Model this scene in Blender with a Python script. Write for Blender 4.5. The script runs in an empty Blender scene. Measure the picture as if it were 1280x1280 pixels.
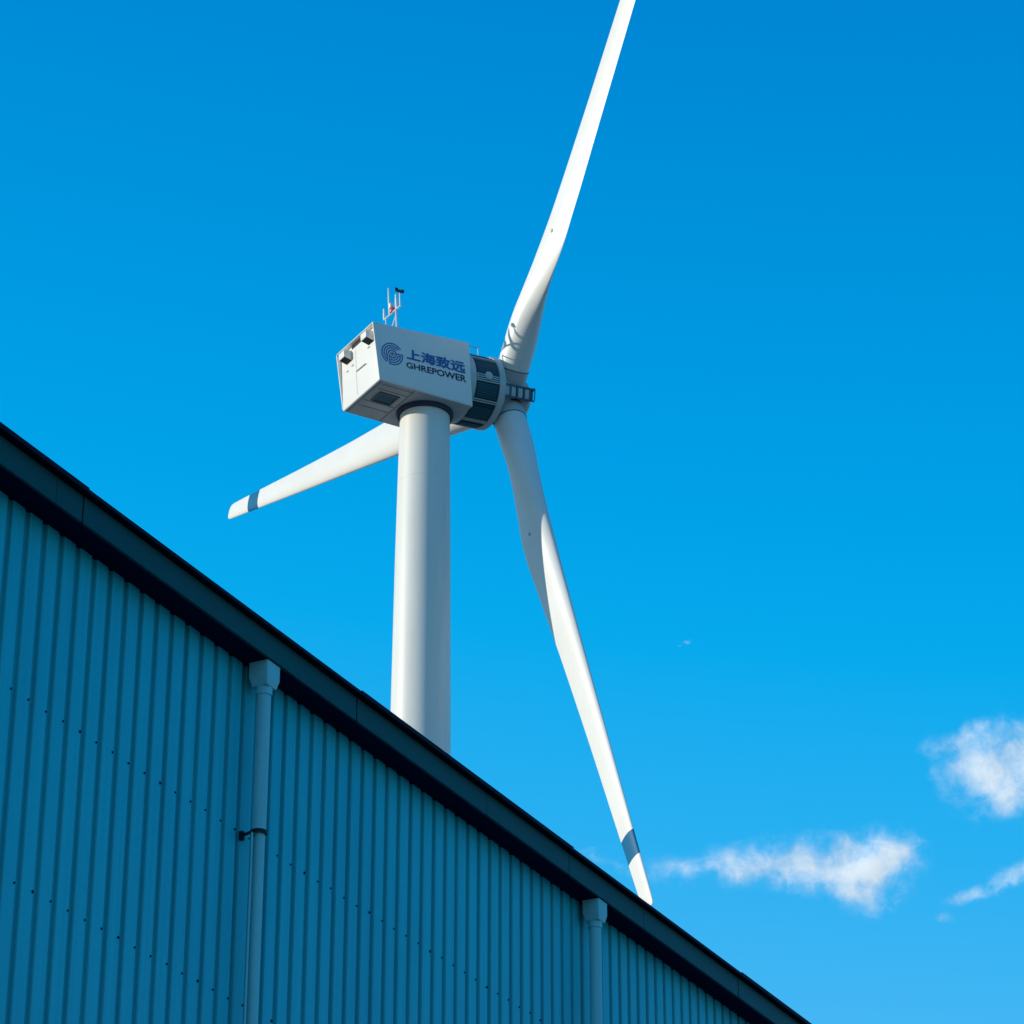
import bpy, bmesh, math, random
from mathutils import Vector, Matrix, noise
R = math.radians
random.seed(7)
scene = bpy.context.scene
col = scene.collection

# ------------------------------------------------------------------ helpers
def link(o, parent=None):
    col.objects.link(o)
    if parent: o.parent = parent
    return o

def tag(o, label=None, cat=None, group=None, kind=None):
    if label: o['label'] = label
    if cat: o['category'] = cat
    if group: o['group'] = group
    if kind: o['kind'] = kind
    return o

def empty(name, loc, parent=None):
    o = bpy.data.objects.new(name, None)
    o.location = loc; o.empty_display_size = 0.5
    return link(o, parent)

class MB:
    """collects verts/faces"""
    def __init__(self): self.v = []; self.f = []; self.m = []
    def add(self, vs, fs, mat=0):
        b = len(self.v); self.v += [tuple(p) for p in vs]
        for f in fs: self.f.append(tuple(i + b for i in f)); self.m.append(mat)
    def hexa(self, c8, mat=0):
        self.add(c8, [(0,3,2,1),(4,5,6,7),(0,1,5,4),(1,2,6,5),(2,3,7,6),(3,0,4,7)], mat)
    def box(self, F, a0, a1, b0, b1, c0, c1, mat=0):
        """box in a frame F(a,b,c)->world"""
        self.hexa([F(a0,b0,c0),F(a1,b0,c0),F(a1,b1,c0),F(a0,b1,c0),F(a0,b0,c1),F(a1,b0,c1),F(a1,b1,c1),F(a0,b1,c1)], mat)
    def tube(self, pts, r, n=10, mat=0, caps=True):
        pts = [Vector(p) for p in pts]
        rs = r if isinstance(r, (list, tuple)) else [r]*len(pts)
        d0 = (pts[1]-pts[0]).normalized()
        ref = Vector((0,0,1)) if abs(d0.z) < .9 else Vector((1,0,0))
        x = d0.cross(ref).normalized()
        rings = []
        for i, p in enumerate(pts):
            d = (pts[min(i+1,len(pts)-1)] - pts[max(i-1,0)]).normalized()
            x = (x - d*x.dot(d)).normalized(); y = d.cross(x)
            rings.append([p + (x*math.cos(t)+y*math.sin(t))*rs[i] for t in [2*math.pi*k/n for k in range(n)]])
        vs = [q for rg in rings for q in rg]; fs = []
        for i in range(len(pts)-1):
            for k in range(n):
                fs.append((i*n+k, i*n+(k+1)%n, (i+1)*n+(k+1)%n, (i+1)*n+k))
        if caps:
            fs.append(tuple(range(n))[::-1]); fs.append(tuple((len(pts)-1)*n+k for k in range(n)))
        self.add(vs, fs, mat)
    def lathe(self, F, prof, n=64, mat=0, t0=0.0, t1=2*math.pi):
        """F(axial, x, y); prof list of (axial, radius)"""
        full = abs(t1-t0-2*math.pi) < 1e-6
        k = n if full else n+1
        vs = []
        for a, r in prof:
            for i in range(k):
                t = t0+(t1-t0)*i/n
                vs.append(F(a, r*math.cos(t), r*math.sin(t)))
        fs = []
        for j in range(len(prof)-1):
            for i in range(n):
                i2 = (i+1) % k
                fs.append((j*k+i, j*k+i2, (j+1)*k+i2, (j+1)*k+i))
        self.add(vs, fs, mat)
    def build(self, name, mats, parent=None, smooth=None, bevel=0, origin=None):
        me = bpy.data.meshes.new(name)
        org = Vector(origin) if origin is not None else Vector((0,0,0))
        me.from_pydata([Vector(p)-org for p in self.v], [], self.f)
        if not isinstance(mats, (list, tuple)): mats = [mats]
        for m in mats: me.materials.append(m)
        for p, mi in zip(me.polygons, self.m): p.material_index = mi
        bm = bmesh.new(); bm.from_mesh(me)
        bmesh.ops.remove_doubles(bm, verts=bm.verts, dist=1e-5)
        bmesh.ops.recalc_face_normals(bm, faces=bm.faces)
        if bevel:
            es = [e for e in bm.edges if len(e.link_faces) == 2 and e.calc_face_angle(0) > 0.5]
            bmesh.ops.bevel(bm, geom=es, offset=bevel, segments=3, affect='EDGES', profile=.5, clamp_overlap=True)
        bm.to_mesh(me); bm.free()
        if smooth is not None:
            me.polygons.foreach_set('use_smooth', [True]*len(me.polygons))
            me.set_sharp_from_angle(angle=R(smooth))
        o = bpy.data.objects.new(name, me)
        o.location = org
        return link(o, parent)

def material(name, base, rough=.5, metal=0.0, dirt=None, dirt_amt=0.0, dirt_scale=(1,1,1), spec=.5, bump=0.0, bump_scale=40, coat=0):
    m = bpy.data.materials.new(name); m.use_nodes = True
    nt = m.node_tree; b = nt.nodes['Principled BSDF']
    b.inputs['Roughness'].default_value = rough
    b.inputs['Metallic'].default_value = metal
    b.inputs['Specular IOR Level'].default_value = spec
    b.inputs['Coat Weight'].default_value = coat
    tc = nt.nodes.new('ShaderNodeTexCoord'); mp = nt.nodes.new('ShaderNodeMapping')
    mp.inputs['Scale'].default_value = dirt_scale
    nt.links.new(tc.outputs['Object'], mp.inputs['Vector'])
    nz = nt.nodes.new('ShaderNodeTexNoise'); nz.inputs['Scale'].default_value = 1.0
    nz.inputs['Detail'].default_value = 7; nz.inputs['Roughness'].default_value = .62
    nt.links.new(mp.outputs[0], nz.inputs['Vector'])
    cr = nt.nodes.new('ShaderNodeMapRange'); cr.inputs['From Min'].default_value = .42; cr.inputs['From Max'].default_value = .78
    cr.inputs['To Max'].default_value = dirt_amt
    nt.links.new(nz.outputs['Fac'], cr.inputs['Value'])
    mx = nt.nodes.new('ShaderNodeMix'); mx.data_type = 'RGBA'
    mx.inputs['A'].default_value = (*base, 1); mx.inputs['B'].default_value = (*(dirt or base), 1)
    nt.links.new(cr.outputs[0], mx.inputs['Factor'])
    nt.links.new(mx.outputs['Result'], b.inputs['Base Color'])
    if bump:
        n2 = nt.nodes.new('ShaderNodeTexNoise'); n2.inputs['Scale'].default_value = bump_scale; n2.inputs['Detail'].default_value = 4
        nt.links.new(tc.outputs['Object'], n2.inputs['Vector'])
        bp = nt.nodes.new('ShaderNodeBump'); bp.inputs['Strength'].default_value = bump; bp.inputs['Distance'].default_value = .02
        nt.links.new(n2.outputs['Fac'], bp.inputs['Height']); nt.links.new(bp.outputs[0], b.inputs['Normal'])
    return m

M = {}
M['tower'] = material('tower_paint', (.78,.735,.64), .40, dirt=(.56,.52,.44), dirt_amt=.38, dirt_scale=(2.2,2.2,.25))
M['blade'] = material('blade_gelcoat', (.815,.765,.685), .40, dirt=(.62,.57,.47), dirt_amt=.35, dirt_scale=(.5,.5,.5))
M['band'] = material('blade_band_blue', (.001,.12,.235), .5, spec=.25)
M['nacelle'] = material('nacelle_white', (.79,.745,.665), .42, dirt=(.58,.57,.54), dirt_amt=.25, dirt_scale=(1.2,1.2,.6))
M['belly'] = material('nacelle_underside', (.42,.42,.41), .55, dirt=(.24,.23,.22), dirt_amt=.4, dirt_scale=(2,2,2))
M['line'] = material('seam_dark', (.10,.11,.12), .7)
M['black'] = material('rubber_black', (.006,.007,.012), .7)
M['navy'] = material('yaw_navy', (.012,.025,.06), .6)
M['hub'] = material('hub_grey', (.50,.49,.45), .42, dirt=(.33,.34,.35), dirt_amt=.35, dirt_scale=(2,2,2))
M['drumring'] = material('drum_ring_grey', (.46,.50,.47), .45, dirt=(.3,.33,.34), dirt_amt=.3, dirt_scale=(3,3,3))
M['drum'] = material('generator_dark', (.006,.060,.085), .6, dirt=(.02,.04,.05), dirt_amt=.5, dirt_scale=(4,4,4), spec=.2)
M['drumfin'] = material('generator_fin', (.03,.12,.15), .55, dirt=(.05,.09,.11), dirt_amt=.4, dirt_scale=(5,5,5))
M['glass'] = material('hatch_glass', (.02,.08,.11), .2)
M['steel'] = material('galvanised', (.62,.64,.66), .35, metal=.35)
M['blue'] = material('logo_blue', (.001,.115,.34), .5)
M['ink'] = material('lettering_navy', (.004,.016,.055), .5)
M['tan'] = material('logo_ring', (.50,.42,.34), .5)
M['red'] = material('warning_lamp', (.6,.12,.10), .3)
M['gutter'] = material('gutter_teal', (.001,.070,.066), .5, dirt=(.001,.045,.05), dirt_amt=.5, dirt_scale=(1.3,1.3,2), spec=.25)
M['soffit'] = material('soffit_dark', (.001,.002,.035), .8, spec=.1)
M['trim'] = material('roof_trim_dark', (.001,.003,.022), .7, spec=.15)
M['roof'] = material('roof_sheet', (.06,.16,.20), .5)
M['pipe'] = material('downpipe_pvc', (.24,.64,.64), .45, dirt=(.15,.44,.47), dirt_amt=.45, dirt_scale=(8,8,.8))
M['screw'] = material('screw_dark', (.003,.006,.03), .6)

# wall sheet: blue steel with faint vertical streaks
def wall_material():
    m = bpy.data.materials.new('cladding_blue'); m.use_nodes = True
    nt = m.node_tree; L = nt.links.new; b = nt.nodes['Principled BSDF']
    b.inputs['Roughness'].default_value = .42; b.inputs['Specular IOR Level'].default_value = .35
    tc = nt.nodes.new('ShaderNodeTexCoord')
    mp = nt.nodes.new('ShaderNodeMapping'); mp.inputs['Scale'].default_value = (22, 22, .35)
    nz = nt.nodes.new('ShaderNodeTexNoise'); nz.inputs['Scale'].default_value = 1; nz.inputs['Detail'].default_value = 5
    L(tc.outputs['Object'], mp.inputs[0]); L(mp.outputs[0], nz.inputs['Vector'])
    n2 = nt.nodes.new('ShaderNodeTexNoise'); n2.inputs['Scale'].default_value = .55; n2.inputs['Detail'].default_value = 4
    L(tc.outputs['Object'], n2.inputs['Vector'])
    ad = nt.nodes.new('ShaderNodeMath'); ad.operation = 'ADD'; L(nz.outputs['Fac'], ad.inputs[0]); L(n2.outputs['Fac'], ad.inputs[1])
    mr = nt.nodes.new('ShaderNodeMapRange'); mr.inputs['From Min'].default_value = .7; mr.inputs['From Max'].default_value = 1.35
    L(ad.outputs[0], mr.inputs['Value'])
    mx = nt.nodes.new('ShaderNodeMix'); mx.data_type = 'RGBA'
    mx.inputs['A'].default_value = (.010,.575,.63,1); mx.inputs['B'].default_value = (.005,.46,.54,1)
    L(mr.outputs[0], mx.inputs['Factor'])
    # shade painted into the recessed grooves (depth measured along the wall normal)
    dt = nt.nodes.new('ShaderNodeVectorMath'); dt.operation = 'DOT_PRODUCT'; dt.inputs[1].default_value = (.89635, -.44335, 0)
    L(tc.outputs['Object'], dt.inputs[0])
    gsh = nt.nodes.new('ShaderNodeMapRange'); gsh.inputs['From Min'].default_value = -.010; gsh.inputs['From Max'].default_value = -.001
    gsh.inputs['To Min'].default_value = .64; gsh.inputs['To Max'].default_value = 1.0; L(dt.outputs['Value'], gsh.inputs['Value'])
    gsh_mul = nt.nodes.new('ShaderNodeVectorMath'); gsh_mul.operation = 'SCALE'; L(mx.outputs['Result'], gsh_mul.inputs[0]); L(gsh.outputs[0], gsh_mul.inputs['Scale'])
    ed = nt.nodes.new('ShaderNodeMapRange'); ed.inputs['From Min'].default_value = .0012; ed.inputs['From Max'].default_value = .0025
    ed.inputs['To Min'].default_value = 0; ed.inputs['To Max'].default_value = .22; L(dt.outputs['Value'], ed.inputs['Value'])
    hl = nt.nodes.new('ShaderNodeMix'); hl.data_type = 'RGBA'; hl.inputs['B'].default_value = (.25,.85,.85,1)   # highlight along the pan edge, painted into the colour
    L(ed.outputs[0], hl.inputs['Factor']); L(gsh_mul.outputs[0], hl.inputs['A']); L(hl.outputs['Result'], b.inputs['Base Color'])
    # slight oil-canning of the sheet
    n3 = nt.nodes.new('ShaderNodeTexNoise'); n3.inputs['Scale'].default_value = 2.2; n3.inputs['Detail'].default_value = 2
    mp3 = nt.nodes.new('ShaderNodeMapping'); mp3.inputs['Scale'].default_value = (3, 3, .5)
    L(tc.outputs['Object'], mp3.inputs[0]); L(mp3.outputs[0], n3.inputs['Vector'])
    bp = nt.nodes.new('ShaderNodeBump'); bp.inputs['Strength'].default_value = .25; bp.inputs['Distance'].default_value = .02
    L(n3.outputs['Fac'], bp.inputs['Height']); L(bp.outputs[0], b.inputs['Normal'])
    return m
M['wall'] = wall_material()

# ------------------------------------------------------------------ camera
CAM = Vector((0, 0, 1.6))
PITCH = 26.73
cam = bpy.data.cameras.new('camera'); co = bpy.data.objects.new('camera', cam); link(co)
co.location = CAM; co.rotation_euler = (R(90+PITCH), 0, 0)
cam.sensor_fit = 'HORIZONTAL'; cam.sensor_width = 36; cam.lens = 36*3900/1280
cam.clip_start = .1; cam.clip_end = 30000
scene.camera = co
sp, cp = math.sin(R(PITCH)), math.cos(R(PITCH))

# ------------------------------------------------------------------ warehouse
Wd = Vector((.44335, .89635, 0)); Nd = Vector((.89635, -.44335, 0)); D = 11.05
def B(s, n, z):                         # along wall, out from wall, height above the ground
    return Wd*s + Nd*(n-D) + Vector((0,0,z))
ZC = 1.6
S0, S1 = 3.68, 58.08                    # ends of the wall
DEPTH = 14.0
zs = ZC+9.297                           # soffit height
wh = empty('warehouse', B((S0+S1)/2, -DEPTH/2, 0))
tag(wh, 'long blue metal clad warehouse with dark roof edge and two downpipes', 'building')
WO = Vector(wh.location)
def Bl(s, n, z): return B(s, n, z) - WO  # local to the warehouse empty

PITCHR = .2; SCREW0 = 15.075
def sheet(mb, s0, s1, z0, z1, flip=1, n_at=0.0, A=Bl):
    """trapezoidal cladding: wide raised pans, narrow recessed grooves"""
    k0 = math.floor((s0-SCREW0)/PITCHR)-1; prof = []
    k = k0
    dp = .019
    while True:
        b = SCREW0 + k*PITCHR + .012    # right edge of the pan
        for ds, dn in ((-.128, 0), (-.124,.0007), (-.068,.0007),(-.064,0),(-.004, 0), (0,-.0012), (.006, -dp), (.055, -dp), (.0635, -.0012), (.065,.0030), (.069,.0030), (.0715,.0)):
            prof.append((b+ds, dn))
        k += 1
        if b > s1: break
    prof = [(s, d) for s, d in prof if s0 <= s <= s1]
    vs = []
    for s, d in prof: vs += [A(s, n_at+d*flip, z0), A(s, n_at+d*flip, z1)]
    mb.add(vs, [(2*i, 2*i+2, 2*i+3, 2*i+1) for i in range(len(prof)-1)])
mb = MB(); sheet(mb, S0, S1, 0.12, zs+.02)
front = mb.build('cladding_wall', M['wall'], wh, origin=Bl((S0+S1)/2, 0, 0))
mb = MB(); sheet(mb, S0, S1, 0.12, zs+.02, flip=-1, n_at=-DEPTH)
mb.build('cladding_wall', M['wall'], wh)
RISE = .55
for se in (S0, S1):
    mb = MB()
    mb.add([Bl(se,-.035,0), Bl(se,-DEPTH+.035,0), Bl(se,-DEPTH+.035,zs+.2), Bl(se,-DEPTH/2,zs+.2+RISE), Bl(se,-.035,zs+.2)], [(0,1,2,3,4)])
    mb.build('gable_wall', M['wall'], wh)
mb = MB(); mb.box(Bl, S0-.02, S1+.02, -.2, .03, 0, .12); mb.build('plinth', M['belly'], wh)
# roof
mb = MB()
for a, b in ((.10, -DEPTH/2), (-DEPTH/2, -DEPTH-.1)):
    h = lambda n: zs+.18+RISE*(1-abs(n+DEPTH/2)/(DEPTH/2+.1))
    n_ = 2
    mb.hexa([Bl(S0-.1,a,h(a)-.04),Bl(S1+.1,a,h(a)-.04),Bl(S1+.1,b,h(b)-.04),Bl(S0-.1,b,h(b)-.04),
             Bl(S0-.1,a,h(a)),Bl(S1+.1,a,h(a)),Bl(S1+.1,b,h(b)),Bl(S0-.1,b,h(b))])
mb.build('roof', M['roof'], wh)
# soffit / gutter underside
mb = MB(); mb.box(Bl, S0-.1, S1+.1, -.034, .2215, zs+.004, zs+.03); mb.build('soffit', M['soffit'], wh)
# gutter face in lengths with open joints over a dark backing
strong = [15.42+3.79*k for k in range(-3, 12)]
faint = [15.107+3.155*k for k in range(-3, 14)]
js = sorted([(s, .016) for s in strong] + [(s, .004) for s in faint])
js = [(s, g) for s, g in js if S0 < s < S1]
gut = MB(); prev = S0-.1
for i, (s, g) in enumerate(js + [(S1+.1, 0)]):
    o = .0012*((i*7) % 3)
    n1 = .225+o
    # face with small rolled bottom edge
    pr = [(.206, zs), (n1-.004, zs), (n1, zs+.004), (n1, zs+.014), (n1-.003, zs+.018), (n1-.003, zs+.198), (.206, zs+.198)]
    a, b = prev, s-g/2
    m_ = len(pr)
    vs = [Bl(a, n, z) for n, z in pr] + [Bl(b, n, z) for n, z in pr]
    gut.add(vs, [(j, (j+1)%m_, m_+(j+1)%m_, m_+j) for j in range(m_)] + [tuple(range(m_)), tuple(range(m_, 2*m_))])
    prev = s+g/2
gut.build('gutter', M['gutter'], wh)
mb = MB(); mb.box(Bl, S0-.1, S1+.1, .17, .204, zs+.032, zs+.197); mb.build('gutter_backing', M['trim'], wh)
# projecting roof edge trim
mb = MB(); prev = S0-.1
for i, s in enumerate([q-.02 for q in strong if S0 < q < S1] + [S1+.1]):
    e = .008 if i % 2 else 0
    mb.box(Bl, prev, s, .02, .275+e*.5, zs+.2035, zs+.232+e)
    prev = s
mb.build('roof_edge_trim', M['trim'], wh)

# downpipes
def downpipe(sc, clampz, bent=False):
    nc = .135
    F = lambda a, x, y: Bl(sc+x, nc+y, a)
    mb = MB()
    mb.lathe(F, [(clampz, .054), (zs-.248, .054)], 28)
    mb.lathe(F, [(zs-.248, .054), (zs-.248, .062), (zs-.186, .062)], 28)      # socket collar
    # lower length, ribbed section
    prof = []
    mb.lathe(lambda a, x, y: Bl(sc+.010+x, nc+y+.004, a), [(0.25, .039), (clampz, .039)], 28)
    mb.lathe(F, [(clampz, .054), (clampz, .028)], 28)
    root = mb.build('downpipe', M['pipe'], wh, smooth=40)
    mb = MB()
    mb.tube([Bl(sc-.050, nc-.022, 0.2), Bl(sc-.050, nc-.022, clampz-.005)], .009, 10)
    mb.build('cable_conduit', M['pipe'], root, smooth=40)
    # hopper: box that narrows to the pipe
    mb = MB()
    a0, a1, b0, b1 = sc-.092, sc+.092, .055, .212
    zt, zm, zb = zs-.004, zs-.118, zs-.190
    t = [(a0,b0),(a1,b0),(a1,b1),(a0,b1)]
    q = .064
    l = [(sc-q,nc-q),(sc+q,nc-q),(sc+q,nc+q),(sc-q,nc+q)]
    tin = [(sc+(s-sc)*.98, nc+(n-nc)*.98) for s, n in t]
    rings = [[Bl(s, n, zt) for s, n in t], [Bl(s, n, zt-.014) for s, n in t], [Bl(s, n, zt-.016) for s, n in tin], [Bl(s, n, zm) for s, n in tin], [Bl(s, n, zb) for s, n in l]]
    vs = [v for r_ in rings for v in r_]; fs = [(0,1,2,3), (16,17,18,19)]
    for i in range(4):
        for k in range(4): fs.append((i*4+k, i*4+(k+1)%4, i*4+4+(k+1)%4, i*4+4+k))
    mb.add(vs, fs)
    mb.build('rainwater_hopper', M['pipe'], root, bevel=.006, smooth=30)
    mb = MB()
    G = lambda a, x, y: Bl(sc+x, nc+y, a)
    mb.lathe(G, [(clampz-.012,.056),(clampz-.012,.061),(clampz+.014,.061),(clampz+.014,.056)], 28)
    mb.tube([Bl(sc-.050, nc-.02, clampz), Bl(sc-.052, nc-.06, clampz-.012), Bl(sc-.030, .02, clampz-.012)], .011, 8)
    mb.box(Bl, sc-.046, sc-.014, -.001, .03, clampz-.045, clampz+.02)
    mb.build('pipe_clamp', M['black'], root, smooth=40)
    mb = MB(); c2 = clampz-3.2
    mb.lathe(G, [(c2-.012,.058),(c2-.012,.063),(c2+.014,.063),(c2+.014,.058)], 28)
    mb.tube([Bl(sc-.055, nc-.01, c2), Bl(sc-.07, .02, c2)], .009, 8)
    mb.build('pipe_clamp', M['black'], root, smooth=40)
downpipe(17.98, ZC+7.985)
downpipe(23.715, ZC+7.45)

# screws: one per pan along each rail
def screw_mb(s, z):
    m = MB(); F = lambda a, x, y: B(s+x, a, z+y) - B(s, 0, z)
    m.lathe(F, [(-.002,.0),(-.002,.0095),(.002,.0095),(.003,.0055),(.008,.0055),(.008,0)], 8)
    return m
FO = Vector(front.location)
proto = screw_mb(15, 9).build('screw', M['screw'], front)
vis = []
rest = MB()
for zi, zz in enumerate((8.0, 6.752, 5.5, 4.25, 3.0, 1.75, .5)):
    for k in range(int((S0-SCREW0)/PITCHR)+1, int((S1-SCREW0)/PITCHR)):
        s = SCREW0+k*PITCHR + random.uniform(-.004,.004); z = ZC+zz+random.uniform(-.006,.006)
        if (zi == 0 and -1 <= k <= 41) or (zi == 1 and 0 <= k <= 19): vis.append((s, z))
        else:
            m = screw_mb(s, z); b = Bl(s, 0, z)-FO
            rest.add([Vector(v)+b for v in m.v], m.f)
for i, (s, z) in enumerate(vis):
    o = proto if i == 0 else proto.copy()
    if i: col.objects.link(o); o.parent = front
    o.location = Bl(s, 0, z)-FO
    o.scale = (1.0, 1.0, 1.0) if i % 5 else (1.25, 1.25, 1.3)
o = rest.build('screw', M['screw'], front); o['kind'] = 'stuff'

# ------------------------------------------------------------------ wind turbine
K = .8                                   # size factor about the camera
Avec = Vector((0.85705233, 0.51038354, 0.07049788))   # rotor axis, towards the rotor
Svec = Vector((0.51165657, -0.85919006, 0))           # right hand side of the nacelle
Uvec = Vector((-0.06057108, -0.0360707, 0.99751193))
Oc = Vector((-2.38113861, 74.961912, 41.78674357))    # axis point over the tower (from the camera)
TB = Vector((-2.38*K, 74.96*K, 0))
wt = empty('wind_turbine', TB)
tag(wt, 'tall white three bladed wind turbine with blue lettering on its nacelle', 'wind turbine')
def N(a, s, u):                          # nacelle frame -> local to the turbine root
    return (Oc + Avec*a + Svec*s + Uvec*u)*K + CAM - TB
def T(zrel): return zrel*K + CAM.z

# tower
mb = MB()
prof = [(0, 1.16*K), (T(10), 1.02*K), (T(24), .862*K), (T(31.3), .79*K), (T(36.3), .745*K), (T(40.66), .682*K)]
pz = []
for (z0, r0), (z1, r1) in zip(prof, prof[1:]):
    for i in range(6): t = i/6; pz.append((z0+(z1-z0)*t, r0+(r1-r0)*t))
pz.append(prof[-1])
F = lambda a, x, y: Vector((x, y, a))
mb.lathe(F, pz, 96)
tw = mb.build('tower', M['tower'], wt, smooth=40)
def rad(z):
    for (z0, r0), (z1, r1) in zip(prof, prof[1:]):
        if z0 <= z <= z1: return r0+(r1-r0)*(z-z0)/(z1-z0)
    return prof[-1][1]
for zf in (T(38.58), T(27.5), T(15)):
    mb = MB(); r_ = rad(zf)
    mb.lathe(F, [(zf-.012, r_-.002), (zf-.010, r_+.0035), (zf+.010, r_+.0035), (zf+.012, r_-.002)], 96)
    mb.build('weld_seam', M['tower'], tw, smooth=40)
mb = MB(); mb.box(F, -.4, .4, -1.0, -.90, .9, 2.9); mb.build('tower_door', M['belly'], tw)
mb = MB(); mb.lathe(F, [(0, 1.6), (.25, 1.6), (.25, .8)], 48); mb.build('foundation', M['belly'], tw)
# yaw ring
mb = MB()
Fy = lambda a, x, y: Vector((x, y, T(a)))
mb.lathe(Fy, [(40.63, .683*K), (40.63, .75*K), (40.70, .78*K), (40.86, .78*K), (40.86, .3*K)], 64)
mb.build('yaw_ring', M['navy'], wt, smooth=40)

# nacelle shell
def ubot(a): return -.88 - (a+2.05)*.077
A0, A1 = -2.05, .84
mb = MB()
mb.hexa([N(A0,-1.05,ubot(A0)),N(A1,-1.05,ubot(A1)),N(A1,1.05,ubot(A1)),N(A0,1.05,ubot(A0)),
         N(A0,-1.05,.86),N(A1,-1.05,.88),N(A1,1.05,.88),N(A0,1.05,.86)])
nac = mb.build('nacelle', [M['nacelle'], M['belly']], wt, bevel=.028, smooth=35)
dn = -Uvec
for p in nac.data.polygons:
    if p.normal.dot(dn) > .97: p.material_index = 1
# rim round the rear face
mb = MB()
def rim(s0, s1, u0, u1, d0, d1):
    """s0..s1,u0..u1 strip, protrusion d0 at low u, d1 at high u"""
    mb.hexa([N(A0+.03,s0,u0),N(A0-d0,s0,u0),N(A0-d0,s1,u0),N(A0+.03,s1,u0),N(A0+.03,s0,u1),N(A0-d1,s0,u1),N(A0-d1,s1,u1),N(A0+.03,s1,u1)])
rim(-1.06,-1.02,-.83,.815,.005,.13); rim(1.02,1.06,-.83,.815,.005,.13)
mb.hexa([N(A0+.06,-1.06,.817),N(A0-.13,-1.06,.817),N(A0-.13,1.06,.817),N(A0+.06,1.06,.817),N(A0+.06,-1.03,.874),N(A0-.10,-1.03,.874),N(A0-.10,1.03,.874),N(A0+.06,1.03,.874)])
mb.build('rear_rim', M['nacelle'], nac, bevel=.008, smooth=35)
# rear door seams and latches
mb = MB()
mb.box(N, A0-.004, A0+.02, -.195, -.180, -.76, .62)
mb.build('door_seam', M['belly'], nac)
mb = MB(); mb.hexa([N(A0-.05,-.16,-.075),N(A0+.01,-.16,-.075),N(A0+.01,.38,-.09),N(A0-.05,.38,-.09),N(A0-.05,-.16,-.06),N(A0+.01,-.16,-.06),N(A0+.01,.38,-.075),N(A0-.05,.38,-.075)])
mb.build('door_handle', M['nacelle'], nac)
for (s, u) in ((.55,.33), (-.38,.22), (-.68,.18)):
    mb = MB(); mb.box(N, A0-.03, A0+.01, s-.05, s+.05, u-.015, u+.015); mb.build('door_latch', M['nacelle'], nac)
mb = MB(); mb.box(N, A0-.006, A0+.01, -.38, .48, .70, .80); mb.build('lip_shadow', M['black'], nac)  # black strip standing in for the shadow under the top lip
# exhaust hoods: open underneath
for s0 in (-.72, .54):
    s1 = s0+.31; mb = MB()
    d = .24
    mb.hexa([N(A0+.02,s0,.40),N(A0-d,s0,.47),N(A0-d,s1,.47),N(A0+.02,s1,.40),N(A0+.02,s0,.70),N(A0-d,s0,.66),N(A0-d,s1,.66),N(A0+.02,s1,.70)])
    hd = mb.build('exhaust_hood', M['nacelle'], nac, bevel=.008, smooth=35)
    mb = MB()
    mb.hexa([N(A0-.005,s0+.02,.385),N(A0-d+.02,s0+.02,.455),N(A0-d+.02,s1-.02,.455),N(A0-.005,s1-.02,.385),N(A0-.005,s0+.02,.42),N(A0-d+.02,s0+.02,.48),N(A0-d+.02,s1-.02,.48),N(A0-.005,s1-.02,.42)])
    mb.build('hood_opening', M['black'], hd)
# underside: hatch, seams, edge strip
def NB(a, s, d): return N(a, s, ubot(a)-d)
mb = MB()
for sA, a0_, a1_ in ((.60,-1.86,-.96), (.86,-1.90,-.96), (-.14,-1.88,-.96), (-.46,-1.86,-.96)):
    mb.box(NB, a0_, a1_, sA-.013, sA+.013, -.02, .005)
mb.box(NB, -.945, -.925, -.98, .99, -.02, .006)
mb.box(NB, -1.96, -1.945, -.98, .99, -.02, .006)
mb.build('panel_seams', M['line'], nac)
mb = MB()
for (a0_,a1_,s0_,s1_) in ((-1.72,-1.12,-.07,-.02),(-1.72,-1.12,.43,.48),(-1.72,-1.67,-.02,.43),(-1.17,-1.12,-.02,.43)):
    mb.box(NB, a0_, a1_, s0_, s1_, -.01, .035)
ht = mb.build('underside_hatch', M['line'], nac)
mb = MB(); mb.box(NB, -1.665, -1.175, -.015, .425, -.01, .012); mb.build('hatch_window', M['glass'], ht)
# roof vent on the top near the mast
mb = MB(); mb.box(N, -.80, -.52, .55, .85, .86, .95); mb.build('roof_vent', M['steel'], nac, bevel=.01)

# ---- logo and lettering on the side (s = +1.05)
SW = 1.05*1.0
def side(a, u, d=.006): return N(a, SW+d, u)
LC = (-1.62, -.02); LR = .335
def arc(mb, r0, r1, t0, t1, n=40, mat=0, c=LC):
    vs = []
    for i in range(n+1):
        t = R(t0+(t1-t0)*i/n)
        for r_ in (r0, r1): vs.append(side(c[0]+r_*math.cos(t)*LR, c[1]+r_*math.sin(t)*LR))
    mb.add(vs, [(2*i, 2*i+1, 2*i+3, 2*i+2) for i in range(n)], mat)
def rect(mb, x0, x1, y0, y1, mat=0):
    mb.add([side(LC[0]+x*LR, LC[1]+y*LR) for x, y in ((x0,y0),(x1,y0),(x1,y1),(x0,y1))], [(0,1,2,3)], mat)
mb = MB()
for (r0, r1, a_, b_) in ((.90, 1.0, 34, 236), (.70, .80, 38, 228), (.50, .60, 42, 215)):
    arc(mb, r0, r1, a_, b_)
for (r0, r1, a_, b_) in ((.90, 1.0, -104, 2), (.70, .80, -108, -4), (.50, .60, -115, -10)):
    arc(mb, r0, r1, a_, b_)
rect(mb, .36, 1.0, .035, .13); rect(mb, .52, .80, -.14, -.05)
rect(mb, -.50, -.41, -.72, -.10); rect(mb, -.31, -.23, -.98, -.10)
arc(mb, .30, .40, -140, 190)
arc(mb, .0001, .10, 0, 360)
arc(mb, .13, .23, 0, 360, mat=1)
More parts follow.
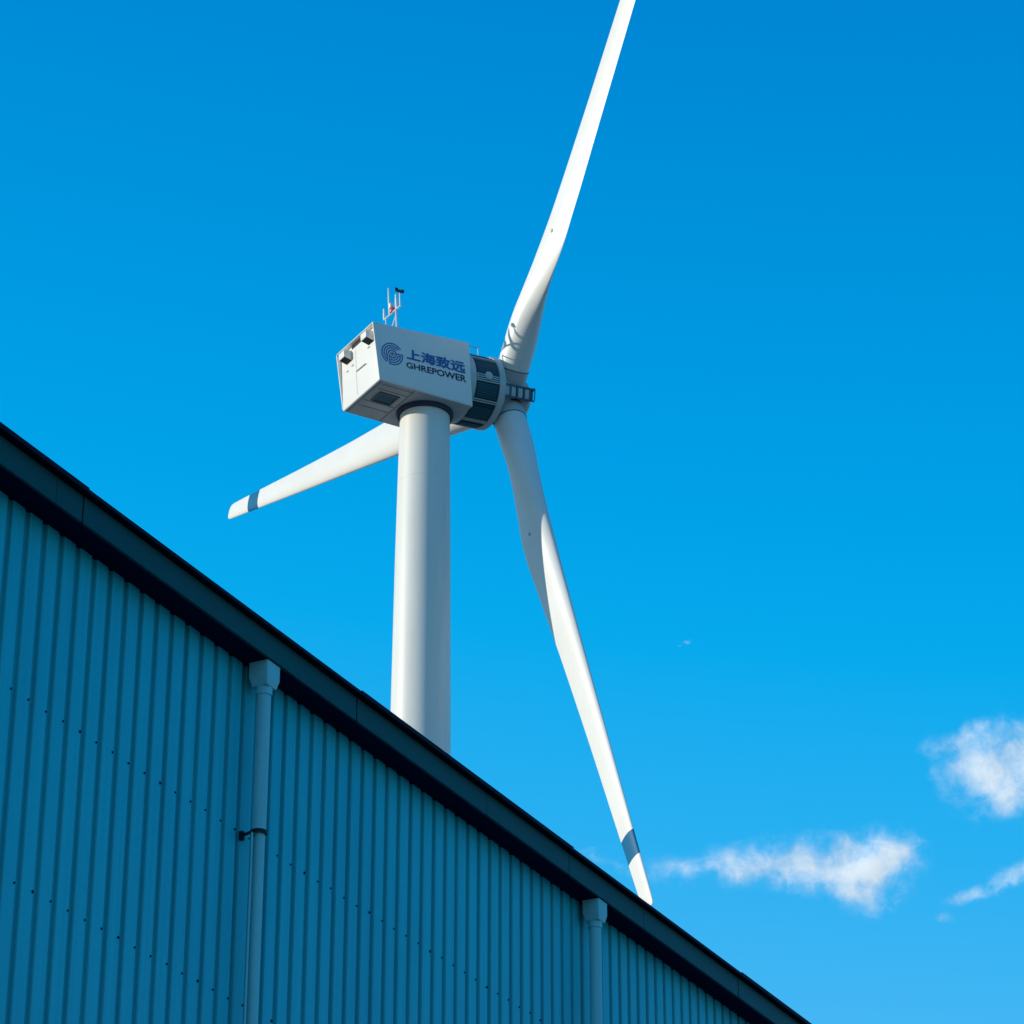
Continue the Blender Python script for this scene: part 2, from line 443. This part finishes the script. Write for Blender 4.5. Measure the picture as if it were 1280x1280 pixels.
mb.build('logo', [M['blue'], M['tan']], nac)

def text_part(body, name, mat, aL, aR, uLb, uLt, uRb, uRt, bold, n):
    c = bpy.data.curves.new(name, 'FONT'); c.body = body; c.resolution_u = 4
    t = bpy.data.objects.new(name+'_tmp', c); col.objects.link(t)
    bpy.context.view_layer.update()
    me = bpy.data.meshes.new_from_object(t.evaluated_get(bpy.context.evaluated_depsgraph_get()))
    bpy.data.objects.remove(t)
    co_ = [v.co.copy() for v in me.vertices]; fs = [tuple(p.vertices) for p in me.polygons]
    xs = [v.x for v in co_]; ys = [v.y for v in co_]
    x0, x1, y0, y1 = min(xs)-bold, max(xs)+bold, min(ys)-bold, max(ys)+bold
    m = MB()                              # heavy strokes: the outline laid down several times, slightly apart
    for q in range(n):
        dx, dy = bold*math.cos(2*math.pi*q/n), bold*math.sin(2*math.pi*q/n)
        vs = []
        for v in co_:
            fx = (v.x+dx-x0)/(x1-x0); fy = (v.y+dy-y0)/(y1-y0)
            ub = uLb+(uRb-uLb)*fx; ut = uLt+(uRt-uLt)*fx
            vs.append(side(aL+(aR-aL)*fx, ub+(ut-ub)*fy, .005+.0009*q))
        m.add(vs, fs)
    me2 = bpy.data.meshes.new(name); me2.from_pydata(m.v, [], m.f); me2.materials.append(mat)
    return link(bpy.data.objects.new(name, me2), nac)
text_part('上海致远', 'chinese_lettering', M['blue'], -1.18, .66, -.075, .255, -.145, .22, .032, 10)
text_part('GHREPOWER', 'latin_lettering', M['ink'], -1.20, .665, -.345, -.165, -.41, -.195, .022, 8)

# ---- instrument mast on the nacelle roof
AM = -.85
mast = MB()
mast.tube([N(AM,-.63,2.02), N(AM,.34,2.01)], .022, 8)
mast.tube([N(AM,-.52,.84), N(AM,-.52,2.0)], .02, 8)
mast.tube([N(AM,.06,.84), N(AM,.06,2.0)], .026, 8)
mast.tube([N(AM-.02,-.46,.84), N(AM-.02,-.30,1.42), N(AM,.08,1.86)], .02, 8)
ms = mast.build('instrument_mast', M['steel'], wt, smooth=40)
for s_, u0_, u1_, r_ in ((-.61,2.02,2.36,.026), (-.31,2.04,2.86,.022), (.09,2.02,2.47,.032), (.30,2.02,2.42,.017)):
    mb = MB(); mb.tube([N(AM,s_,u0_), N(AM,s_,(u0_+u1_)/2), N(AM,s_,u1_)], [r_, r_, r_*.6], 8)
    mb.build('antenna', M['nacelle'], ms, smooth=40)
mb = MB()
mb.tube([N(AM-.10,.30,2.47), N(AM+.12,.30,2.47)], .016, 6)
mb.box(N, AM-.14, AM-.04, .29, .31, 2.43, 2.55)
mb.box(N, AM+.05, AM+.13, .27, .33, 2.43, 2.52)
mb.tube([N(AM,.30,2.42), N(AM,.30,2.50)], .03, 6)
mb.build('wind_vane', M['navy'], ms)
mb = MB(); 
mb.lathe(lambda a,x,y: N(AM+x,-.16+y,a), [(2.02,0),(2.02,.07),(2.08,.085),(2.16,.075),(2.20,.03),(2.20,0)], 14)
mb.build('warning_light', M['red'], ms, smooth=50)
mb = MB(); mb.box(N, AM-.05, AM+.05, -.24, -.16, 2.18, 2.32); mb.build('camera_housing', M['nacelle'], ms)

# ---- generator drum
def G(a, x, y): return N(a, x, y)        # x = s, y = u
mb = MB()
mb.lathe(G, [(.80,.5),(.80,.965),(1.90,.965),(1.90,.5)], 108)
gen = mb.build('generator', M['drum'], wt, smooth=40)
mb = MB()
mb.lathe(G, [(.845,.90),(.845,1.0),(1.05,1.0),(1.05,.90)], 108)
mb.build('generator_collar', M['drumring'], gen, smooth=30)
mb = MB()
mb.lathe(G, [(1.80,.90),(1.80,1.01),(1.86,1.035),(1.96,1.035),(1.985,1.01),(1.985,.70)], 108)
mb.build('front_ring', M['drumring'], gen, smooth=30)
def cylbox(mb, a0, a1, r0, r1, t0, t1, n=8, mat=0):
    vs = []
    for i in range(n+1):
        t = R(t0+(t1-t0)*i/n)
        for a_, r_ in ((a0,r0),(a1,r0),(a1,r1),(a0,r1)): vs.append(G(a_, r_*math.cos(t), r_*math.sin(t)))
    fs = [(0,1,2,3), tuple(4*n+k for k in range(4))]
    for i in range(n):
        for k in range(4): fs.append((4*i+k, 4*i+(k+1)%4, 4*i+4+(k+1)%4, 4*i+4+k))
    mb.add(vs, fs, mat)
for k in range(9):
    c = -26 + 40*k                        # panel centre; bars sit between
    mb = MB()
    cylbox(mb, 1.085, 1.77, .955, .985, c-12.2, c+12.2)
    pnl = mb.build('cooling_panel', M['drum'], gen, smooth=30)
    mb = MB()
    for j in range(7):
        t = c-10.5+j*3.5
        cylbox(mb, 1.11, 1.745, .98, .992, t-.45, t+.45, 2)
    mb.build('cooling_fins', M['drumfin'], pnl)
    mb = MB()
    if k == 0 or k == 1:
        pass
    b = c-20+5 if False else c-14.2
    for t in ((b-.9, b-4.2) if k != 1 else (b-.2, b-3.7, b-7.2, b-10.4)):
        cylbox(mb, 1.05, 1.80, .96, 1.012, t-.85, t+.85, 2)
    mb.build('tie_bar', M['drumring'], gen)
mb = MB()
Fd = lambda a, x, y: G(1.43+x, .96+a*1.0, -.02+y)
mb.lathe(Fd, [(0,.12),(.075,.12),(.085,.105),(.085,0)], 28)
mb.build('inspection_cap', M['drumring'], gen, smooth=40)
mb = MB()
for s_ in (.05, .50):
    mb.tube([N(.86,s_,1.10+.08*(s_<.3)), N(1.42,s_,1.10+.08*(s_<.3)), N(1.45,s_,1.08+.08*(s_<.3)), N(1.45,s_,.80)], .012, 6)
mb.build('handrail', M['steel'], gen, smooth=40)

# ---- hub
AH = 2.55; RR = 17.257
HUBP = Avec*AH + Svec*-.07 + Uvec*.02
phase = .2038294; cone = -.0085359
hub = MB()
hub.lathe(G, [(1.985,.50),(1.985,.78),(2.06,.80),(2.12,.78),(2.20,.62),(2.92,.60),(3.02,.57),(3.12,.48),(3.19,.34),(3.23,.18),(3.24,.0)], 96)
hb = hub.build('hub', M['hub'], wt, smooth=40)
mb = MB()
mb.lathe(G, [(2.0,.715),(2.0,.80),(2.06,.815),(2.10,.80),(2.10,.73)], 96)
mb.build('hub_flange', M['drum'], hb, smooth=30)
bd = []
for k in range(3):
    t = phase + k*2*math.pi/3
    tang = -math.cos(t)*Svec + math.sin(t)*Uvec
    bd.append((tang*math.cos(cone) + Avec*math.sin(cone), (math.sin(t)*Svec + math.cos(t)*Uvec)))
# equipment bands between the blades, wrapping over the nose
for k in range(3):
    th = -11.6 + 120*k
    mb = MB()
    prof_ = [(2.06,.765),(2.87,.765),(2.98,.76),(3.05,.72)]
    w0, w1 = th-15.5, th+12.5
    for (q0, q1) in ((w0, w0+3.5), (w1-3.5, w1)):
        for (p0, p1) in zip(prof_, prof_[1:]):
            n=3; vs=[]
            for i in range(n+1):
                tt = R(q0+(q1-q0)*i/n)
                for a_, r_ in ((p0[0],p0[1]-.05),(p1[0],p1[1]-.05),(p1[0],p1[1]+.03),(p0[0],p0[1]+.03)):
                    vs.append(G(a_, r_*math.cos(tt), r_*math.sin(tt)))
            fs=[(0,1,2,3), tuple(4*n+kk for kk in range(4))]
            for i in range(n):
                for kk in range(4): fs.append((4*i+kk,4*i+(kk+1)%4,4*i+4+(kk+1)%4,4*i+4+kk))
            mb.add(vs, fs)
    cylbox(mb, 2.06, 3.02, .50, .735, w0+.5, w1-.5, 6)
    for a_ in (2.06, 2.25, 2.47, 2.69, 2.88):
        cylbox(mb, a_, a_+.05, .72, .785, w0+3.5, w1-3.5, 6)
    band = mb.build('hub_band', M['drumfin'], hb, smooth=30)
    for a_ in (2.11, 2.30, 2.52, 2.74):
        mb = MB(); cylbox(mb, a_, a_+.15 , .73, .762, w0+3.5, w1-3.5, 6)
        mb.build('hub_window', M['hub'], band, smooth=30)
    # guard rail at the nose
    mb = MB()
    for tt in (w0+1, w1-1):
        c_, s_ = math.cos(R(tt)), math.sin(R(tt))
        mb.tube([G(2.94,.76*c_,.76*s_), G(3.02,.83*c_,.83*s_)], .013, 6)
    mb.tube([G(3.02,.83*math.cos(R(w0+1+(w1-w0-2)*i/8)),.83*math.sin(R(w0+1+(w1-w0-2)*i/8))) for i in range(9)], .015, 6)
    mb.build('guard_rail', M['drumfin'], band, smooth=40)

# ---- blades
def lerp(tab, x):
    """smooth (monotone cubic) interpolation of the blade table"""
    n = len(tab)
    k = 0
    while k < n-2 and x > tab[k+1][0]: k += 1
    out_ = []
    for c in range(1, len(tab[0])):
        def sl(i): return (tab[i+1][c]-tab[i][c])/(tab[i+1][0]-tab[i][0])
        def tan_(i):
            if i == 0: return sl(0)
            if i == n-1: return sl(n-2)
            a, b = sl(i-1), sl(i)
            return 0 if a*b <= 0 else 2*a*b/(a+b)
        h_ = tab[k+1][0]-tab[k][0]; t = (x-tab[k][0])/h_
        out_.append((2*t**3-3*t*t+1)*tab[k][c] + (t**3-2*t*t+t)*h_*tan_(k) + (-2*t**3+3*t*t)*tab[k+1][c] + (t**3-t*t)*h_*tan_(k+1))
    return out_
#      r/R   lead  trail  thick/chord  twist(deg)  circular blend
CH = None
TAB = [(.052,.455,.455,1.00,0,1.0),(.085,.45,.45,1.0,0,1.0),(.13,.385,.53,.80,-4,.72),(.17,.38,.67,.56,-6,.40),(.22,.385,.80,.39,-6.5,.15),
       (.28,.37,.895,.29,-6.5,.03),(.32,.35,.88,.26,-7,0),(.36,.33,.845,.24,-6,0),(.43,.30,.78,.22,-5.2,0),(.5,.27,.71,.20,-4,0),(.6,.237,.637,.185,-2.6,0),(.7,.205,.57,.17,-1.5,0),(.9,.13,.45,.15,-.5,0),(.984,.10,.385,.14,0,0),(.994,.085,.31,.13,0,0),(.998,.06,.22,.12,0,0),(1.0,.03,.10,.12,0,0)]
def naca(x): return 5*(.2969*math.sqrt(max(x,0))-.126*x-.3516*x*x+.2843*x**3-.1036*x**4)
def blade(k):
    ax, tg = bd[k]                       # tg: trailing side
    H = AH
    bl = MB(); NP = 56
    rs = [.052 + (.085-.052)*i/3 for i in range(3)] + [.085+(.35-.085)*i/26 for i in range(26)] + [.35+(.86-.35)*i/30 for i in range(30)]
    rs += [.868,.872,.89,.914,.918,.93,.95,.965,.975,.982,.988,.992,.995,.9975,.9992,1.0]
    for r in rs:
        le, tr, tc, tw_, cb = lerp(TAB, r)
        c = le+tr; tw = R(tw_)
        tv = tg*math.cos(tw) + Avec*math.sin(tw)       # towards the trailing edge
        nv = (Avec*math.cos(tw) - tg*math.sin(tw))      # upwind normal
        ring = []
        for i in range(NP):
            th = 2*math.pi*i/NP
            x = .5*(1-math.cos(th)); sgn = -1 if th < math.pi else 1   # suction side faces the nacelle
            ya = naca(x)*tc*(1.15 if sgn < 0 else .85)*sgn - .02*math.sin(math.pi*x)
            xc = -le + x*c; yc = ya*c
            xr = -.455*math.cos(th); yr = .455*math.sin(th)*-1
            X = xc*(1-cb)+xr*cb; Y = yc*(1-cb)+yr*cb
            P = Oc + HUBP + ax*(r*RR) + tv*X + nv*Y
            ring.append(P*K + CAM - TB)
        bl.v += [tuple(p) for p in ring]
    for j in range(len(rs)-1):
        rm = (rs[j]+rs[j+1])/2
        for i in range(NP):
            bl.f.append((j*NP+i, j*NP+(i+1)%NP, (j+1)*NP+(i+1)%NP, (j+1)*NP+i)); bl.m.append(1 if .872 < rm < .914 else 0)
    bl.f.append(tuple(range(NP))); bl.m.append(0)
    bl.f.append(tuple((len(rs)-1)*NP+i for i in range(NP))); bl.m.append(0)
    ob = bl.build('blade', [M['blade'], M['band']], wt, smooth=50)
    # lightning receptor on the face towards the nacelle
    le, tr, tc, tw_, cb = lerp(TAB, .285); c = le+tr; tw = R(tw_)
    tv = tg*math.cos(tw) + Avec*math.sin(tw); nv = (Avec*math.cos(tw) - tg*math.sin(tw))
    ctr = Oc + HUBP + ax*(.285*RR) + tv*(-le+.52*c) + nv*(-naca(.52)*tc*1.15*c - .02*c)
    mb = MB()
    mb.lathe(lambda a, x, y: (ctr + nv*a + tv*x + ax*y)*K + CAM - TB, [(.06,.055),(-.012,.055),(-.015,.045),(-.015,0)], 12)
    mb.build('lightning_receptor', M['belly'], ob)
    # root socket on the hub
    mb = MB()
    yv = Avec - ax*Avec.dot(ax); yv.normalize(); xv = tg
    Fs = lambda a, x, y: (Oc + HUBP + ax*a + xv*x + yv*y)*K + CAM - TB
    mb.lathe(Fs, [(.30,.465),(.885,.462),(.90,.462)], 64)
    sk = mb.build('blade_socket', M['hub'], hb, smooth=30)
    mb = MB()
    mb.lathe(Fs, [(.46,.44),(.46,.492),(.515,.492),(.515,.44)], 64)
    mb.lathe(Fs, [(.888,.42),(.888,.470),(.905,.470),(.905,.42)], 64)
    mb.build('bearing_seal', M['navy'], sk, smooth=30)
    return ob
blades = [blade(k) for k in range(3)]
blades[0]['label'] = 'blade pointing left and slightly down behind the tower'
blades[1]['label'] = 'blade pointing up out of the picture'
blades[2]['label'] = 'blade pointing down towards the roof edge'

# ------------------------------------------------------------------ ground
mb = MB(); mb.add([(-9000,-9000,0),(9000,-9000,0),(9000,9000,0),(-9000,9000,0)], [(0,1,2,3)])
gm = material('ground_gravel', (.30,.28,.25), .9, dirt=(.10,.12,.07), dirt_amt=.9, dirt_scale=(.05,.05,.05), bump=.4, bump_scale=6)
g = mb.build('ground', gm); tag(g, kind='structure')
mb = MB(); mb.box(B, S0-4, S1+6, .25, 16, -.02, .05)
am = material('asphalt', (.055,.055,.06), .85, dirt=(.09,.09,.09), dirt_amt=.6, dirt_scale=(.6,.6,.6), bump=.5, bump_scale=60)
y = mb.build('yard', am); tag(y, kind='structure')

# ------------------------------------------------------------------ clouds
def pix(u, v, dist):
    x = u-640; yy = 640-v
    d = Vector((x, -yy*sp+3900*cp, yy*cp+3900*sp)).normalized()
    return CAM + d*dist
def cloud_material(name, scale, thr, soft, dens, seed):
    m = bpy.data.materials.new(name); m.use_nodes = True
    nt = m.node_tree; L = nt.links.new; nt.nodes.clear()
    out = nt.nodes.new('ShaderNodeOutputMaterial')
    at = nt.nodes.new('ShaderNodeAttribute'); at.attribute_name = 'env'
    tc = nt.nodes.new('ShaderNodeTexCoord')
    mp = nt.nodes.new('ShaderNodeMapping'); mp.inputs['Location'].default_value = (seed, seed*.7, seed*1.3)
    mp.inputs['Scale'].default_value = (1, 1, 1)
    L(tc.outputs['Object'], mp.inputs[0])
    # domain warp
    wn = nt.nodes.new('ShaderNodeTexNoise'); wn.inputs['Scale'].default_value = scale*.9; wn.inputs['Detail'].default_value = 3
    L(mp.outputs[0], wn.inputs['Vector'])
    sb = nt.nodes.new('ShaderNodeVectorMath'); sb.operation = 'SUBTRACT'; sb.inputs[1].default_value = (.5,.5,.5); L(wn.outputs['Color'], sb.inputs[0])
    sc = nt.nodes.new('ShaderNodeVectorMath'); sc.operation = 'SCALE'; sc.inputs['Scale'].default_value = .9/scale; L(sb.outputs[0], sc.inputs[0])
    av = nt.nodes.new('ShaderNodeVectorMath'); av.operation = 'ADD'; L(mp.outputs[0], av.inputs[0]); L(sc.outputs[0], av.inputs[1])
    nz = nt.nodes.new('ShaderNodeTexNoise'); nz.inputs['Scale'].default_value = scale; nz.inputs['Detail'].default_value = 10; nz.inputs['Roughness'].default_value = .60
    L(av.outputs[0], nz.inputs['Vector'])
    # env + (noise-.5)*k
    m1 = nt.nodes.new('ShaderNodeMath'); m1.operation = 'MULTIPLY_ADD'; m1.inputs[1].default_value = 1.7; m1.inputs[2].default_value = -.80
    L(nz.outputs['Fac'], m1.inputs[0])
    m2 = nt.nodes.new('ShaderNodeMath'); m2.operation = 'ADD'; L(m1.outputs[0], m2.inputs[0]); L(at.outputs['Fac'], m2.inputs[1])
    mr = nt.nodes.new('ShaderNodeMapRange'); mr.interpolation_type = 'SMOOTHERSTEP'
    mr.inputs['From Min'].default_value = thr; mr.inputs['From Max'].default_value = thr+soft; mr.inputs['To Max'].default_value = dens
    L(m2.outputs[0], mr.inputs['Value'])
    # fade to zero at the sheet border
    f = nt.nodes.new('ShaderNodeMapRange'); f.interpolation_type = 'SMOOTHSTEP'; f.inputs['From Min'].default_value = .06; f.inputs['From Max'].default_value = .30
    L(at.outputs['Fac'], f.inputs['Value'])
    al = nt.nodes.new('ShaderNodeMath'); al.operation = 'MULTIPLY'; L(mr.outputs[0], al.inputs[0]); L(f.outputs[0], al.inputs[1])
    tr = nt.nodes.new('ShaderNodeBsdfTransparent')
    df = nt.nodes.new('ShaderNodeBsdfDiffuse'); df.inputs['Color'].default_value = (.20,.21,.23,1)
    em = nt.nodes.new('ShaderNodeEmission'); em.inputs['Strength'].default_value = .78  # glow stands in for sunlight scattered inside the cloud
    cr = nt.nodes.new('ShaderNodeMix'); cr.data_type = 'RGBA'; cr.inputs['A'].default_value = (.42,.70,1,1); cr.inputs['B'].default_value = (.84,.93,1,1)
    L(al.outputs[0], cr.inputs['Factor']); L(cr.outputs['Result'], em.inputs['Color'])
    ad = nt.nodes.new('ShaderNodeAddShader'); L(em.outputs[0], ad.inputs[0]); L(df.outputs[0], ad.inputs[1])
    mx = nt.nodes.new('ShaderNodeMixShader'); L(al.outputs[0], mx.inputs['Fac']); L(tr.outputs[0], mx.inputs[1]); L(ad.outputs[0], mx.inputs[2])
    L(mx.outputs[0], out.inputs['Surface'])
    return m
def cloud(label, u0, u1, v0, v1, blobs, dist, scale, thr, soft, dens, seed):
    """a thin bank of cloud far away; blobs (u,v,ru,rv,angle,weight) give its lobes"""
    c = pix((u0+u1)/2, (v0+v1)/2, dist); upx = dist/3950
    d = (c-CAM).normalized(); right = d.cross(Vector((0,0,1))).normalized(); up = right.cross(d)
    nx, ny = int((u1-u0)/4), int((v1-v0)/4)
    vs, env = [], []
    cu, cv = (u0+u1)/2, (v0+v1)/2
    for j in range(ny+1):
        for i in range(nx+1):
            u = u0+(u1-u0)*i/nx; v = v0+(v1-v0)*j/ny
            e = 0
            for (bu, bv, ru, rv, ang, wt_) in blobs:
                ca, sa = math.cos(R(ang)), math.sin(R(ang))
                du, dv = u-bu, v-bv
                x = (du*ca+dv*sa)/ru; yv = (-du*sa+dv*ca)/rv
                e = max(e, wt_*math.exp(-(x*x+yv*yv)*1.1)) + .18*min(e, wt_*math.exp(-(x*x+yv*yv)*1.1))
            env.append(e)
            p = right*((u-cu)*upx) + up*(-(v-cv)*upx)
            p += d*(noise.noise(Vector((u*.02, v*.02, seed)))*14*upx)
            vs.append(p)
    fs = []
    for j in range(ny):
        for i in range(nx):
            q = (j*(nx+1)+i, j*(nx+1)+i+1, (j+1)*(nx+1)+i+1, (j+1)*(nx+1)+i)
            if max(env[k] for k in q) > .06: fs.append(q)
    me = bpy.data.meshes.new('cloud'); me.from_pydata(vs, [], fs)
    a = me.attributes.new('env', 'FLOAT', 'POINT'); a.data.foreach_set('value', env)
    me.materials.append(cloud_material('cloud_vapour', scale/upx, thr, soft, dens, seed*37))
    o = bpy.data.objects.new('cloud', me); o.location = c; link(o)
    tag(o, label, 'cloud', 'small white clouds low in the sky')
    return o
CLOUDS = [
 ('long wispy white cloud beside the tip of the lower blade, thicker at its right end', 790,1180,1010,1165,
  [(1075,1083,62,44,0,1.0),(1010,1082,80,34,6,.95),(935,1078,75,26,-4,.86),(860,1083,55,20,4,.78),(1110,1075,42,34,0,.9),(1070,1115,46,28,20,.88)],
  2600, .026, .10, 1.4, .97, 3.1),
 ('puffy white cloud cut off by the right edge of the picture', 1130,1400,870,1060,
  [(1240,965,68,50,12,1.05),(1290,950,80,50,10,1.05),(1200,925,45,20,-15,.7),(1235,905,30,14,-20,.6),(1255,1000,50,28,15,.85),(1185,960,30,20,10,.6)],
  2700, .026, .16, 1.45, .97, 5.7),
 ('thin faint wisp of cloud below the puffy cloud', 1160,1400,1055,1165,
  [(1215,1115,38,10,-12,.62),(1260,1100,34,14,-30,.66),(1310,1085,50,20,-10,.7),(1180,1140,14,8,0,.45)],
  2500, .03, .06, 1.1, .7, 8.3),
 ('very faint streak of cloud just above the roof edge left of the blade tip', 680,830,1035,1120,
  [(765,1078,50,9,12,.5),(735,1064,26,7,-20,.42),(790,1092,30,10,20,.46)],
  2500, .035, .12, 1.0, .45, 11.9),
 ('tiny thin wisp alone in the blue sky right of the lower blade', 825,885,790,820,
  [(855,804,13,3.2,-22,.72)],
  2500, .08, .2, .9, .6, 14.9),
]
for c in CLOUDS: cloud(*c)

# ------------------------------------------------------------------ light
SUN_EL = 13.0
sh = Vector((-.981, -.194, 0)).normalized()
sd = sh*math.cos(R(SUN_EL)) + Vector((0,0,math.sin(R(SUN_EL))))
sl = bpy.data.lights.new('sun', 'SUN'); sl.energy = 3.55; sl.angle = R(.5); sl.color = (1, .96, .87)
so = bpy.data.objects.new('sun', sl); link(so)
so.rotation_euler = sd.to_track_quat('Z', 'Y').to_euler()
so.location = (-40, -20, 60)

w = bpy.data.worlds.new('World'); scene.world = w; w.use_nodes = True
nt = w.node_tree; L = nt.links.new; nt.nodes.clear()
out = nt.nodes.new('ShaderNodeOutputWorld'); bg = nt.nodes.new('ShaderNodeBackground'); bg.inputs['Strength'].default_value = .1
sky = nt.nodes.new('ShaderNodeTexSky'); sky.sky_type = 'NISHITA'; sky.sun_disc = False
sky.sun_elevation = R(SUN_EL); sky.sun_rotation = math.atan2(sh.x, sh.y) % (2*math.pi)
tc = nt.nodes.new('ShaderNodeTexCoord'); sx = nt.nodes.new('ShaderNodeSeparateXYZ'); L(tc.outputs['Generated'], sx.inputs[0])
def lin(c): return tuple(((x/255)/12.92 if x/255 <= .04045 else ((x/255+.055)/1.055)**2.4) for x in c)
ramp = nt.nodes.new('ShaderNodeValToRGB'); e = ramp.color_ramp.elements
stops = [(.0,(208,202,192)),(.12,(172,196,214)),(.22,(112,190,236)),(.31,(70,184,246)),(.36,(42,178,244)),(.415,(8,172,240)),(.46,(0,162,234)),(.52,(0,150,224)),(.585,(0,137,214)),(.70,(0,120,200)),(1,(0,95,175))]
e[0].position = stops[0][0]; e[0].color = (*lin(stops[0][1]), 1); e[1].position = 1; e[1].color = (*lin(stops[-1][1]), 1)
for p_, c_ in stops[1:-1]:
    x = e.new(p_); x.color = (*lin(c_), 1)
az = nt.nodes.new('ShaderNodeMath'); az.operation = 'MULTIPLY_ADD'; az.inputs[1].default_value = .10
L(sx.outputs['X'], az.inputs[0]); L(sx.outputs['Z'], az.inputs[2]); L(az.outputs[0], ramp.inputs['Fac'])
mul = nt.nodes.new('ShaderNodeVectorMath'); mul.operation = 'SCALE'; mul.inputs['Scale'].default_value = 9.3; L(ramp.outputs['Color'], mul.inputs[0])
tint = nt.nodes.new('ShaderNodeVectorMath'); tint.operation = 'MULTIPLY'; tint.inputs[1].default_value = (.0,.10,.16); L(sky.outputs[0], tint.inputs[0])
add = nt.nodes.new('ShaderNodeVectorMath'); add.operation = 'ADD'; L(mul.outputs[0], add.inputs[0]); L(tint.outputs[0], add.inputs[1])
L(add.outputs[0], bg.inputs['Color']); L(bg.outputs[0], out.inputs['Surface'])

scene.view_settings.view_transform = 'Standard'; scene.view_settings.look = 'None'; scene.view_settings.exposure = 0
scene.cycles.transparent_max_bounces = 12
